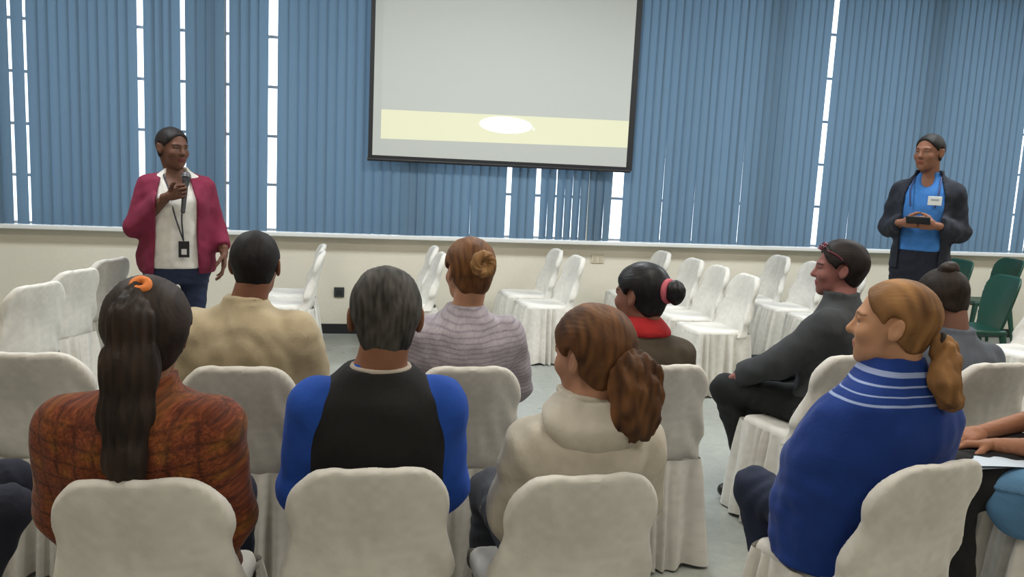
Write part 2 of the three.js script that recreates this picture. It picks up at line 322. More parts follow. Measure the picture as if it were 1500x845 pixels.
chair(.84, .46, 89 * deg, 'empty white covered chair behind the coiled hair bun, against the wall', F);
chair(.84, .94, 91 * deg, 'empty white covered chair behind the coiled hair bun, farther from the wall', F);
chair(1.88, .44, 90 * deg, 'empty white covered chair between coiled bun and red scarf, against the wall', F);
chair(1.92, .92, 93 * deg, 'empty white covered chair between coiled bun and red scarf, farther from the wall', F);
chair(2.86, .36, 90 * deg, 'empty white covered chair by the wall beyond the black bun and red scarf', F);
chair(2.92, .90, 91 * deg, 'empty white covered chair, second from the wall past the red scarf', F);
chair(2.92, 1.37, 90 * deg, 'empty white covered chair, third from the wall past the red scarf', F);
chair(2.90, 1.86, 92 * deg, 'empty white covered chair past the red scarf, its whole skirt showing', F);
chair(3.93, .46, 90 * deg, 'empty white covered chair by the wall, beyond the woman with sunglasses', F);
chair(4.00, .92, 91 * deg, 'empty white covered chair, second from the wall beyond the woman with sunglasses', F);
chair(4.02, 1.42, 90 * deg, 'empty white covered chair mostly hidden behind the head of the woman with sunglasses', F);
chair(4.80, 2.56, 94 * deg, 'empty white covered chair next to the green chairs, only its seat showing', F);

// green plastic chairs
const gSeat = surf((x, y, z) => {
  const yc = .43 - .012 * Math.exp(-(x * x + z * z) * 30) + .02 * Math.max(0, -z - .12), qx = Math.abs(x) - .17, qy = Math.abs(y - yc) - .002, qz = Math.abs(z) - .17;
  return Math.hypot(Math.max(qx, 0), Math.max(qy, 0), Math.max(qz, 0)) + Math.min(Math.max(qx, qy, qz), 0) - .022;
}, [-.22, .38, -.22], [.22, .48, .22], .011);
const gBack = surf((x, y, z) => {
  const t = (y - .42) / .42, w = .165 + .05 * Math.sin(Math.min(1, Math.max(0, t)) * 2.2), r = .09, qx = Math.abs(x) - (w - r), qy = y - (.85 - r);
  const d2 = Math.hypot(Math.max(qx, 0), Math.max(qy, 0)) + Math.min(Math.max(qx, qy), 0) - r, zc = .175 + (y - .44) * .25 - 1.1 * x * x, e = .01, p = d2 + e, q = Math.abs(z - zc) - .013 + e;
  return Math.max((Math.hypot(Math.max(p, 0), Math.max(q, 0)) + Math.min(Math.max(p, q), 0) - e) * .9, .42 - y);
}, [-.26, .40, .05], [.26, .88, .33], .01);
const gLeg = [[-1, -1], [1, -1], [-1, 1], [1, 1]].map(([sx, sz]) => surf(rc([.165 * sx, .415, .16 * sz], [.215 * sx, .016, .225 * sz], .026, .016), [.19 * sx - .06, -.01, .19 * sz - .07], [.19 * sx + .06, .46, .19 * sz + .07], .009));
function greenChair(bx, bz, turn, label) {
  const t = thing('plastic_chair', label, 'chair', [bx - .27 * Math.sin(turn), 0, bz - .27 * Math.cos(turn)], turn, 'green plastic chairs by the window wall');
  obj('seat', gSeat, M.green, t); obj('backrest', gBack, M.green, t); gLeg.forEach((g) => obj('leg', g, M.green, t));
}
greenChair(5.62, .66, 84 * deg, 'dark green plastic chair just past the standing man, next to the wall');
greenChair(6.35, .45, 80 * deg, 'dark green plastic chair by the wall beyond the other green chairs');
greenChair(5.10, 1.80, 78 * deg, 'dark green plastic chair standing out from the wall behind the woman with hair knot');

// ---------------------------------------------------------------- people
function profile(tab) {               // [y, xc, zc, a, b] -> smooth lookup
  const n = 90, y0 = tab[0][0], y1 = tab[tab.length - 1][0], T = [];
  for (let i = 0; i <= n; i++) {
    const y = y0 + (y1 - y0) * i / n; let k = 0; while (k < tab.length - 2 && y > tab[k + 1][0]) k++;
    const p1 = tab[k], p2 = tab[k + 1], p0 = tab[Math.max(0, k - 1)], p3 = tab[Math.min(tab.length - 1, k + 2)], t = (y - p1[0]) / (p2[0] - p1[0]), row = [];
    for (let c = 1; c < 5; c++) {
      const m1 = (p2[c] - p0[c]) / (p2[0] - p0[0] || 1) * (p2[0] - p1[0]), m2 = (p3[c] - p1[c]) / (p3[0] - p1[0] || 1) * (p2[0] - p1[0]);
      row.push((2 * t ** 3 - 3 * t * t + 1) * p1[c] + (t ** 3 - 2 * t * t + t) * m1 + (-2 * t ** 3 + 3 * t * t) * p2[c] + (t ** 3 - t * t) * m2);
    }
    T.push(row);
  }
  return (x, y, z, off) => {
    const q = Math.max(0, Math.min(n - 1e-6, (y - y0) / (y1 - y0) * n)), i = Math.floor(q), f = q - i, a = T[i], b = T[i + 1];
    const xc = a[0] + (b[0] - a[0]) * f, zc = a[1] + (b[1] - a[1]) * f, ra = a[2] + (b[2] - a[2]) * f + off, rb = a[3] + (b[3] - a[3]) * f + off;
    const dx = Math.abs(x - xc) / ra, dz = Math.abs(z - zc) / rb, d = (Math.pow(Math.pow(dx, 2.3) + Math.pow(dz, 2.3), 1 / 2.3) - 1) * Math.min(ra, rb), dy = Math.max(y - y1, y0 - y) - off;
    return dy > 0 ? Math.hypot(Math.max(d, 0), dy) : Math.max(d, dy * .7);
  };
}
const vadd = (a, b, s = 1) => [a[0] + b[0] * s, a[1] + b[1] * s, a[2] + b[2] * s];
const vsub = (a, b) => [a[0] - b[0], a[1] - b[1], a[2] - b[2]];
const vnorm = (a) => { const l = Math.hypot(...a); return a.map((x) => x / l); };
const vcross = (a, b) => [a[1] * b[2] - a[2] * b[1], a[2] * b[0] - a[0] * b[2], a[0] * b[1] - a[1] * b[0]];
const vdot = (a, b) => a[0] * b[0] + a[1] * b[1] + a[2] * b[2];
const lerp3 = (a, b, t) => [a[0] + (b[0] - a[0]) * t, a[1] + (b[1] - a[1]) * t, a[2] + (b[2] - a[2]) * t];

function handGeo(wrist, dir, palm, thumbSide, curl, s, cell) {
  // y along the fingers, z towards the palm side, x towards the thumb
  const Y = vnorm(dir), X = vnorm(vsub(thumbSide, Y.map((c) => c * vdot(thumbSide, Y)))), Z0 = vcross(X, Y), Z = vdot(Z0, palm) < 0 ? Z0.map((c) => -c) : Z0;
  const P = (p) => [wrist[0] + s * (X[0] * p[0] + Y[0] * p[1] + Z[0] * p[2]), wrist[1] + s * (X[1] * p[0] + Y[1] * p[1] + Z[1] * p[2]), wrist[2] + s * (X[2] * p[0] + Y[2] * p[1] + Z[2] * p[2])];
  const fs = [];
  const palmParts = [[[.022, .02, 0], [.027, .085, 0], .013, .012], [[.005, .01, 0], [.008, .09, 0], .015, .012], [[-.012, .012, 0], [-.012, .086, 0], .014, .0115], [[-.022, .02, .002], [-.029, .08, .002], .013, .0105], [[0, -.03, 0], [0, .02, 0], .023, .02]].map(([a, b, r1, r2]) => rc(P(a), P(b), r1 * s, r2 * s));
  const fing = [[.027, .088, [.042, .026, .021], .0092], [.008, .093, [.046, .029, .022], .0095], [-.012, .089, [.043, .027, .021], .009], [-.03, .082, [.033, .021, .018], .008]];
  fing.forEach(([fx, fy, L, r], i) => {
    let p = [fx, fy - .012, 0], a = 0; const pts = [[...P(p), r * 1.05 * s]];
    [.75, 1.15, .8].forEach((w, k) => { a += curl * w * (1 + .08 * i); p = [p[0] + fx * .1 * (k === 0 ? 1 : 0), p[1] + L[k] * Math.cos(a) + (k === 0 ? .012 : 0), p[2] + L[k] * Math.sin(a)]; pts.push([...P(p), r * (1 - .12 * (k + 1)) * s]); });
    fs.push(chain(pts, .004));
  });
  { let p = [.02, .022, .004]; const pts = [[...P(p), .014 * s]], d1 = [.62, .62, .35 + .3 * curl]; p = vadd(p, vnorm(d1), .04); pts.push([...P(p), .0115 * s]); p = vadd(p, vnorm([.32, .85, .35 + .5 * curl]), .032); pts.push([...P(p), .0105 * s]); p = vadd(p, vnorm([.1, .9, .3 + .5 * curl]), .026); pts.push([...P(p), .0085 * s]); fs.push(chain(pts, .006)); }
  const f = (x, y, z) => { let d = palmParts[0](x, y, z); for (let i = 1; i < 5; i++) d = smin(d, palmParts[i](x, y, z), .014 * s); for (const q of fs) d = smin(d, q(x, y, z), .006 * s); return d; };
  const c = P([0, .07, .02]), R = .13 * s; return surf(f, c.map((v) => v - R), c.map((v) => v + R), cell);
}

// headspec: centre c, yaw (positive = towards the person's own left), pitch (positive = looking down), roll
function headFrame(h) {
  const e = new THREE.Euler(-(h.pitch || 0), h.yaw || 0, h.roll || 0, 'YXZ'), m = new THREE.Matrix4().makeRotationFromEuler(e), k = m.elements, s = h.s || 1;
  return {
    toLocal: (x, y, z) => { const a = x - h.c[0], b = y - h.c[1], c = z - h.c[2]; return [(k[0] * a + k[1] * b + k[2] * c) / s, (k[4] * a + k[5] * b + k[6] * c) / s, (k[8] * a + k[9] * b + k[10] * c) / s]; },
    toBody: (p) => { const [a, b, c] = [p[0] * s, p[1] * s, p[2] * s]; return [h.c[0] + k[0] * a + k[4] * b + k[8] * c, h.c[1] + k[1] * a + k[5] * b + k[9] * c, h.c[2] + k[2] * a + k[6] * b + k[10] * c]; }, s,
  };
}
const noseF = rc([0, .01, -.084], [0, -.027, -.104], .008, .0125), nostril = rc([-.011, -.03, -.093], [.011, -.03, -.093], .008, .008);
function headField(x, y, z) {
  const ax = Math.abs(x);
  let d = ell(x, y - .03, z - .012, .073, .083, .094);
  d = smin(d, ell(x, y + .03, z + .03, .059, .078, .060), .035);
  d = smin(d, ell(x, y + .078, z + .042, .043, .036, .043), .03);
  d = smin(d, ell(ax - .036, y + .028, z + .066, .022, .02, .02), .025);
  d = smin(d, ell(x, y - .02, z + .076, .047, .011, .016), .018);
  d = smax(d, -ell(ax - .030, y - .003, z + .1, .019, .0115, .016), .014);
  d = smin(d, ell(ax - .030, y - .0095, z + .080, .0165, .005, .0085), .006); d = smin(d, ell(ax - .030, y + .0085, z + .078, .015, .004, .008), .006);
  d = smin(d, noseF(x, y, z), .012); d = smin(d, nostril(x, y, z), .008);
  d = smin(d, ell(x, y + .058, z + .087, .023, .006, .009), .006); d = smin(d, ell(x, y + .069, z + .084, .02, .007, .0095), .006);
  d = smin(d, ell(x, y + .1, z + .068, .018, .015, .018), .02);
  const ez = z - .012 - .25 * (y + .005), e = smax(ell(ax - .078 - .25 * (z - .01), y + .004, ez, .009, .032, .0185), -ell(ax - .089 - .25 * (z - .01), y - .001, ez + .002, .006, .019, .010), .006);
  return smin(d, e, .007);
}
function hairShell(thick, o = {}) {      // close hair over the skull, with a hairline and a nape line
  const front = o.front ?? -.0133, nape = o.nape ?? -.072;
  return (x, y, z) => {
    const st = .0007 * Math.sin(Math.atan2(x, y + .02) * 70 + 4 * nz(x * 20, y * 20, z * 20)) + .003 * nz(x * 30, y * 18, z * 18);
    let d = ell(x, y - .03, z - .014, .073 + thick, .083 + thick, .094 + thick);
    d = smin(d, ell(x, y + .045, z - .035, .052 + thick * .6, .05, .045 + thick * .5), .03) + st;
    d = smax(d, -(.667 * y + .745 * z - front) + .012 * Math.cos(x * 30) * (y > .03 ? 1 : 0), .012);
    d = smax(d, nape - y + .3 * Math.abs(x) * 0, .012);
    const ear = ell(Math.abs(x) - .085, y + .004, z - .004, .03, .036, .024); d = smax(d, -ear, .01);
    return d;
  };
}
const hairMat = (c, rough = .5) => new THREE.MeshPhysicalMaterial({ color: 0xffffff, vertexColors: true, roughness: rough, specularIntensity: .5, side: THREE.DoubleSide });
function hairCol(c1, c2, fr = 60) { return (x, y, z) => { const t = Math.max(0, Math.min(1, .5 + .55 * nz(x * fr * 1.5, y * fr * .3, z * fr * .3) + .5 * nz(x * 9, y * 7, z * 9))); return c1.map((v, i) => v + (c2[i] - v) * t); }; }

function person(o) {
  const g = thing('person', o.label, 'person', o.pos, o.turn, o.group);
  const T = profile(o.torso), H = headFrame(o.head), J = o.j, k = o.cell || .011;
  // --- skin: trunk, limbs, neck, head and hands as one mesh
  const arms = [0, 1].map((s) => chain([[...J.sh[s], .05], [...J.el[s], .042], [...J.wr[s], .026]], .02));
  const legs = [0, 1].map((s) => chain([[...J.hip[s], .078], [...J.kn[s], .052], [...J.an[s], .036]], .03));
  const nb = J.neck, skull = H.toBody([0, -.055, .03]), neck = rc(nb, skull, .056 * (o.neckR || 1), .052 * (o.neckR || 1));
  const trunk = (x, y, z) => smin(T(x, y, z, -.012), neck(x, y, z), .03);
  const body = (x, y, z) => { let d = trunk(x, y, z); for (let s = 0; s < 2; s++) { d = smin(d, arms[s](x, y, z), .03); d = smin(d, legs[s](x, y, z), .03); } return d; };
  const all = [...J.sh, ...J.el, ...J.wr, ...J.hip, ...J.kn, ...J.an, nb, [o.torso[0][1] - .3, o.torso[0][0], o.torso[0][2] - .2], [o.torso[0][1] + .3, o.torso[0][0], o.torso[0][2] + .2]];
  const lo = [0, 1, 2].map((c) => Math.min(...all.map((p) => p[c])) - .13), hi = [0, 1, 2].map((c) => Math.max(...all.map((p) => p[c])) + .13);
  const sk = o.skin, skinCol = (x, y, z) => { const f = 1 + .12 * nz(x * 16, y * 16, z * 16); return sk.map((v) => v * f); };
  const lipC = o.lips || [sk[0] * .85, sk[1] * .55, sk[2] * .55], browC = o.hair.c1;
  const faceCol = (x, y, z) => {
    const [a, b, c] = H.toLocal(x, y, z), f = 1 + .10 * nz(x * 30, y * 30, z * 30); let q = sk.map((v) => v * f);
    const lip = Math.hypot(a / .023, (b + .0635) / .0125); if (c < -.07 && lip < 1) q = lipC;
    const br = Math.hypot((Math.abs(a) - .033) / .02, (b - .0235 + (Math.abs(a) - .033) ** 2 * 8) / .0048); if (c < -.05 && br < 1) q = browC.map((v, i) => v * .75 + sk[i] * .25);
    return q;
  };
  const headF = (x, y, z) => { const [a, b, c] = H.toLocal(x, y, z); return smin(headField(a, b, c) * H.s, Math.max(neck(x, y, z), nb[1] - .02 - y), .02); };
  const hc = o.head.c, geos = [surf(body, lo, hi, k, { col: skinCol }), surf(headF, [hc[0] - .15, Math.min(nb[1] - .03, hc[1] - .16), hc[2] - .16], [hc[0] + .15, hc[1] + .15, hc[2] + .16], .0045, { col: faceCol })];
  for (let s = 0; s < 2; s++) {
    const hd = (o.hand && o.hand[s]) || {}, dir = hd.dir || vsub(J.wr[s], J.el[s]), hg = handGeo(J.wr[s], dir, hd.palm || [0, -1, 0], hd.thumb || [s ? 1 : -1, .3, 0], hd.curl ?? .45, o.handS || 1, .0042);
    const n = hg.attributes.position.count, c = new Float32Array(n * 3); for (let i = 0; i < n; i++) for (let q = 0; q < 3; q++) c[3 * i + q] = sk[q]; hg.setAttribute('color', new THREE.BufferAttribute(c, 3)); geos.push(hg);
  }
  obj('body', mergeGeometries(geos), new THREE.MeshPhysicalMaterial({ color: 0xffffff, vertexColors: true, roughness: .55, specularIntensity: .4, side: THREE.DoubleSide }), g);
  // --- eyes
  const eyeM = std([.20, .18, .17], .35), irisM = std([.012, .008, .006], .2);
  for (const s of [-1, 1]) {
    const eg = new THREE.SphereGeometry(.0108 * H.s, 14, 10); eg.translate(...H.toBody([s * .03, .001, -.0745])); const e = obj('eye', eg, eyeM, g);
    const ig = new THREE.SphereGeometry(.0058 * H.s, 10, 8); ig.translate(...H.toBody([s * .03, .003, -.0808])); obj('iris', ig, irisM, e);
  }
  // --- trousers and shoes
  const tr = o.trousers, tl = [0, 1].map((s) => chain([[...J.hip[s], .088 + (tr.loose || 0)], [...J.kn[s], .063 + (tr.loose || 0)], [...J.an[s], .052 + (tr.loose || 0)]], .035)), waist = tr.waist;
  obj('trousers', surf((x, y, z) => {
    let d = smax(T(x, y, z, .008), y - waist, .01); for (const l of tl) d = smin(d, l(x, y, z), .04);
    d += .004 * nz(x * 16, y * 10, z * 16) + .0025 * Math.sin(y * 40 + 20 * nz(x * 5, y * 5, z * 5) + z * 30); return Math.max(d, Math.min(...J.an.map((a) => a[1])) - .035 - y);
  }, lo, hi, k), cloth(tr.c), g);
  for (let s = 0; s < 2; s++) {
    const a = J.an[s], f = o.toe ? o.toe[s] : [0, 0, -1], t = vadd([a[0], .042, a[2]], f, .15), hb = vadd([a[0], .045, a[2]], f, -.03), F1 = rc(hb, t, .042, .032), F2 = rc([a[0], a[1], a[2]], [a[0], .05, a[2]], .04, .045);
    obj('shoe', surf((x, y, z) => Math.max(smin(F1(x, y, z), smax(F2(x, y, z), y - .085, .01), .03), .002 - y), [a[0] - .22, -.01, a[2] - .22], [a[0] + .22, .12, a[2] + .22], .009), std(o.shoe || [.015, .014, .014], .4), g);
  }
  // --- upper garments
  for (const c of o.tops) {
    const off = c.off ?? .012, so = c.sleeve ?? .014, sl = [];
    if (c.sleeves !== 0) for (let s = 0; s < 2; s++) {
      const f = c.sleeves ?? .95, S = J.sh[s], E2 = J.el[s], W = J.wr[s];
      if (f > .5) { const e = lerp3(E2, W, (f - .5) * 2), d = vnorm(vsub(W, E2)), u = chain([[...S, .056 + so], [...E2, .045 + so], [...e, (c.cuff || .034) + so]], .03); sl.push((x, y, z) => { const along = (x - e[0]) * d[0] + (y - e[1]) * d[1] + (z - e[2]) * d[2]; const near = Math.hypot(x - e[0], y - e[1], z - e[2]) < .14; return near ? smax(u(x, y, z), along, .008) : u(x, y, z); }); }
      else { const e = lerp3(S, E2, f * 2), d = vnorm(vsub(E2, S)), u = rc(S, vadd(e, d, .05), .058 + so, .05 + so); sl.push((x, y, z) => smax(u(x, y, z), (x - e[0]) * d[0] + (y - e[1]) * d[1] + (z - e[2]) * d[2], .008)); }
    }
    const Tp = c.torso ? profile(c.torso) : T, w = c.wr ?? .004, sd = c.seed || 1, nB = o.neckBack || nb, cw = c.collar;
    const fld = (x, y, z) => {
      let d = Tp(x, y, z, off); for (const s of sl) d = smin(d, s(x, y, z), .045);
      d += w * (nz(x * 9 + sd, y * 12, z * 9) * 1.2 + .8 * nz(x * 22, y * 14 + sd, z * 20) + .16 * Math.sin(y * 45 + 16 * nz(x * 4, y * 3, sd) + x * 30));
      if (cw) { const t = (y - nb[1]) / (skull[1] - nb[1]), cx = nb[0] + (skull[0] - nb[0]) * t, cz = nb[2] + (skull[2] - nb[2]) * t, r = Math.hypot(x - cx, z - cz); d = smin(d, Math.max(Math.abs(r - cw.r - .25 * Math.max(0, nb[1] + cw.h - y)) - (cw.t || .006), Math.abs(y - nb[1] - cw.h / 2 + .01) - cw.h / 2 - .01), .014); }
      if (c.hem !== undefined) d = smax(d, c.hem - y, .006);
      if (c.neckCut) d = smax(d, -c.neckCut(x, y, z), .006);
      if (c.cut) d = smax(d, c.cut(x, y, z), .006);
      return d;
    };
    obj(c.name, surf(fld, lo.map((v, i) => v - (c.pad || 0) * (i !== 1)), hi.map((v, i) => v + (c.pad || 0) * (i !== 1)), c.cell || k * .85, { uv: c.uv }), c.mat || cloth(c.c), g).userData.label = c.label || c.name.replace(/_/g, ' ');
  }
  // --- hair
  const h = o.hair, hs = hairShell(h.thick ?? .012, h), cf = hairCol(h.c1, h.c2, h.fr), hm = hairMat(0, h.rough ?? .62);
  obj('hair', surf((x, y, z) => { const [a, b, c] = H.toLocal(x, y, z); return hs(a, b, c) * H.s; }, hc.map((v) => v - .15), hc.map((v) => v + .15), .005, { col: cf }), hm, g);
  for (const e of h.extra || []) {
    if (e.field) { const c0 = H.toBody(e.c), R = e.R; obj(e.name, surf((x, y, z) => e.field(...H.toLocal(x, y, z)) * H.s, c0.map((v) => v - R), c0.map((v) => v + R), .005, { col: e.col || cf }), e.mat || hm, g); }
    else { const f = chain(e.pts, .03), l = [0, 1, 2].map((c) => Math.min(...e.pts.map((p) => p[c] - p[3])) - .03), u = [0, 1, 2].map((c) => Math.max(...e.pts.map((p) => p[c] + p[3])) + .03), wv = e.wave || 0;
      obj(e.name, surf((x, y, z) => f(x + wv * Math.sin(y * 45), y, z) + .005 * nz(x * 60, y * 4, z * 60) + .002 * Math.sin(x * 330 + 3 * nz(x * 8, y * 6, z * 8)) + (e.rough || 0) * nz(x * 30, y * 26, z * 30), l, u, .005, { col: cf }), hm, g); }
  }
  g.userData.frame = undefined; delete g.userData.frame;
  return { g, H };
}
// pose of a seated adult; Ht = height of the crown, w = breadth
function seated(Ht, w, m = {}) {
  const sh = Ht - (m.drop || .308), nbk = Ht - .238, dx = m.dx || 0, dz = m.dz || 0, L = (y) => Math.max(0, (y - .5) / .6), sx = (y) => dx * L(y), sz = (y) => dz * L(y);
  const b = m.b || 1, tab = [[.42, 0, .02, .14 * w, .10 * b], [.50, 0, .025, .17 * w, .115 * b], [.62, 0, .05, .152 * w, .115 * b], [.76, 0, .075, .148 * w, .112 * b], [sh - .09, 0, .09, .156 * w, .11 * b], [sh - .01, 0, .095, .146 * w, .095 * b], [sh + .028, 0, .095, .108 * w, .075], [nbk - .006, 0, .088, .068, .062], [nbk + .012, 0, .085, .058, .056]]
    .map(([y, x, z, a, c]) => [y, x + sx(y), z + sz(y), a, c]);
  const S = (s) => [s * .146 * w + sx(sh), sh - .035, .10 + sz(sh)];
  const j = {
    neck: [sx(nbk), nbk - .03, .09 + sz(nbk)], sh: [S(-1), S(1)],
    el: (m.el || [[-.235 * w, sh - .29, .06], [.235 * w, sh - .29, .06]]), wr: (m.wr || [[-.11, .60, -.16], [.11, .60, -.16]]),
    hip: m.hip || [[-.085, .525, .03], [.085, .525, .03]], kn: m.kn || [[-.12, .53, -.38], [.12, .53, -.38]], an: m.an || [[-.12, .09, -.40], [.12, .09, -.40]],
  };
  return { torso: tab, j, neckY: nbk, head: { c: [sx(Ht) + (m.hx || 0), Ht - .113, .07 + sz(Ht) + (m.hz || 0)], yaw: 0, pitch: 0, roll: 0 } };
}
const at = (c) => ({ pos: [c.position.x, 0, c.position.z], turn: c.rotation.y });
const AUD = 'seated audience', navy = [.012, .016, .035], blackC = [.014, .014, .016];
const dark1 = [.010, .007, .006], dark2 = [.035, .022, .016];
const tie = (c, r, R, colr, t = .012) => ({ name: 'hair_tie', c, R, col: () => colr, mat: new THREE.MeshStandardMaterial({ color: 0xffffff, vertexColors: true, roughness: .8 }), field: r });

// --- woman in the orange tweed jacket
const tweed = noiseTex(256, 1, (u, v, p) => {
  const line = Math.max(Math.pow(Math.abs(Math.cos(u * 5 * PI)), 24), Math.pow(Math.abs(Math.cos(v * 6 * PI)), 20)) * (.5 + .7 * p(20, 3)), n = p(48, 1) * .6 + p(100, 2) * .6, y = p(9, 5);
  return [(.40 + .26 * (n - .5) + .10 * y) * (1 - .28 * line), (.195 + .16 * (n - .5) + .12 * y * y) * (1 - .28 * line), (.115 + .09 * (n - .5)) * (1 - .25 * line)];
}, 4, true);
{
  const P = seated(1.215, 1.08, { drop: .295, dx: -.01, el: [[-.19, .67, .05], [.175, .65, .06]], wr: [[-.13, .58, -.18], [.11, .58, -.2]] }), y = 1.215;
  const hd = { ...P.head, yaw: .06, pitch: .05 }; hd.c = [.005, y - .118, .075];
  person({
    label: 'seated woman in orange tweed jacket with long dark ponytail, her back turned', group: AUD, ...at(CH.orange), pos: [CH.orange.position.x - .025, 0, CH.orange.position.z], ...P, head: hd, skin: [.30, .155, .095],
    trousers: { c: navy, waist: .6 },
    tops: [{ name: 'jacket', c: [1, 1, 1], off: .02, sleeve: .02, hem: .50, wr: .006, collar: { r: .07, h: .03, t: .007 }, mat: cloth([1, 1, 1], { map: tweed, bumpMap: tweed, bumpScale: .003 }) }],
    hair: { c1: dark1, c2: [.040, .022, .014], thick: .024, nape: -.105, extra: [
      { name: 'ponytail', pts: [[.0, y - .008, .150, .02], [.0, y - .07, .18, .046], [-.002, y - .17, .195, .056], [-.008, y - .27, .212, .050], [-.006, y - .36, .232, .040], [.004, y - .44, .246, .022]] },
      tie([0, .118, .076], (x, yy, z) => { const u = yy - .116, w2 = z - .076, a = u * .75 + w2 * .66, c2 = u * .66 - w2 * .75; return Math.hypot(Math.hypot(x, c2) - .015, a - .004) - .010; }, .06, [.75, .22, .05]),
    ] },
  });
}
// --- man in the black vest
{
  const P = seated(1.26, 1.0, { el: [[-.172, .69, .04], [.172, .69, .04]], wr: [[-.12, .60, -.18], [.12, .60, -.18]] });
  const hd = { ...P.head }; hd.c = [.012, 1.135, .08]; hd.s = 1.05;
  person({
    label: 'seated man in black vest over bright blue shirt, short grizzled hair', group: AUD, ...at(CH.vest), pos: [CH.vest.position.x + .02, 0, CH.vest.position.z], ...P, head: hd, neckR: 1.12, skin: [.27, .125, .075], trousers: { c: blackC, waist: .6 },
    tops: [
      { name: 'shirt', c: [.012, .085, .48], off: .004, sleeve: .02, sleeves: .8, hem: .50, wr: .006 },
      { name: 'shirt_collar', c: [.55, .48, .40], off: -.02, sleeves: 0, hem: .98, wr: 0, cell: .0045, collar: { r: .066, h: .032, t: .007 } },
      { name: 'vest', c: [.010, .0095, .010], off: .024, sleeves: 0, hem: .48, wr: .004, cut: (x, y, z) => Math.max(Math.abs(x) - .172 - .03 * Math.max(0, .85 - y), y - 1.018) }],
    hair: { c1: [.012, .011, .010], c2: [.11, .10, .09], thick: .010, nape: -.09, fr: 90, rough: .75 },
  });
}
// --- woman in the cream jacket
{
  const P = seated(1.175, .95, { el: [[-.165, .66, .04], [.165, .66, .04]], wr: [[-.12, .58, -.19], [.11, .57, -.18]] }), y = 1.175;
  const hd = { ...P.head, yaw: .5, pitch: .08, roll: .08 }; hd.c = [.01, y - .115, .075];
  const th = (x, yy, z) => { const r = Math.hypot(x - 0, yy - .0); return Math.hypot(r - .026, z - .115) - .011; };
  person({
    label: 'seated woman in cream hooded jacket with auburn ponytail', group: AUD, ...at(CH.cream), pos: [CH.cream.position.x + .04, 0, CH.cream.position.z], ...P, head: hd, skin: [.42, .22, .14], trousers: { c: [.05, .055, .07], waist: .6 },
    tops: [
      { name: 'jacket', c: [.66, .60, .50], off: .02, sleeve: .018, hem: .48, wr: .010, seed: 4 },
      { name: 'hood', c: [.68, .62, .53], off: .004, sleeves: 0, hem: .80, wr: .006, torso: [[.83, 0, .16, .05, .03], [.87, 0, .165, .10, .05], [.905, 0, .15, .125, .075], [.935, 0, .125, .12, .08], [.965, 0, .11, .088, .072]], pad: .02 }],
    hair: { c1: [.030, .011, .005], c2: [.20, .085, .030], thick: .019, nape: -.10, extra: [
      { name: 'ponytail', pts: [[.062, y - .105, .175, .028], [.082, y - .14, .195, .05], [.085, y - .19, .20, .058], [.08, y - .24, .205, .048], [.07, y - .27, .21, .02]], rough: .012 },
      tie([0, 0, .11], th, .06, [.06, .012, .016]),
    ] },
  });
}
// --- woman in the blue poncho
{
  const stripes = (() => { const W = 4, Hh = 1024, d = new Uint8Array(W * Hh * 4); for (let j = 0; j < Hh; j++) { const y = j / Hh * 1.3; let w = 0; for (const [a, b] of [[.948, .954], [.970, .975], [.993, .998], [1.018, 1.032]]) if (y > a && y < b) w = 1; const c = w ? [150, 165, 205] : [8, 50, 126]; for (let i = 0; i < W; i++) { d.set([...c, 255], (j * W + i) * 4); } } const t = new THREE.DataTexture(d, W, Hh); t.wrapS = THREE.RepeatWrapping; t.colorSpace = THREE.SRGBColorSpace; t.magFilter = THREE.LinearFilter; t.minFilter = THREE.LinearMipmapLinearFilter; t.generateMipmaps = true; t.needsUpdate = true; return t; })();
  const P = seated(1.255, .92, { el: [[-.16, .68, -.02], [.16, .68, .0]], wr: [[-.08, .62, -.16], [.07, .62, -.15]], kn: [[-.09, .545, -.31], [.09, .545, -.30]], an: [[-.09, .09, -.10], [.09, .09, -.10]] }), y = 1.255;
  const hd = { ...P.head, yaw: .70, pitch: -.02 }; hd.c = [-.015, y - .112, .075];
  const th = (x, yy, z) => { const r = Math.hypot(x, yy + .03); return Math.hypot(r - .018, z - .122) - .010; };
  person({
    label: 'seated woman wrapped in blue poncho with white stripes, blonde ponytail, face in profile', group: AUD, ...at(CH.blue), ...P, head: hd, skin: [.50, .265, .155], trousers: { c: [.012, .02, .05], waist: .6 }, lips: [.42, .17, .13],
    tops: [{ name: 'poncho', c: [1, 1, 1], off: 0, sleeves: 0, hem: .44, wr: .006, pad: .12, uv: (x, yy, z) => [x + z, yy / 1.3], mat: cloth([1, 1, 1], { map: stripes }),
      torso: [[.43, .01, -.035, .215, .17], [.55, .005, -.025, .225, .18], [.68, .005, .0, .235, .185], [.80, .005, .03, .235, .175], [.88, .01, .06, .222, .155], [.935, .005, .075, .195, .13], [.975, 0, .085, .155, .105], [1.015, 0, .085, .108, .088], [1.045, -.003, .083, .082, .076], [1.06, -.004, .082, .07, .068]] }],
    hair: { c1: [.10, .045, .016], c2: [.36, .18, .065], thick: .012, nape: -.07, fr: 40, extra: [
      { name: 'ponytail', pts: [[.06, y - .140, .162, .018], [.058, y - .165, .178, .026], [.05, y - .21, .20, .030], [.042, y - .25, .215, .027], [.044, y - .285, .226, .02], [.044, y - .305, .23, .010]], wave: .008, rough: .012 },
      tie([0, -.03, .12], th, .05, [.03, .02, .016]),
    ] },
  });
}
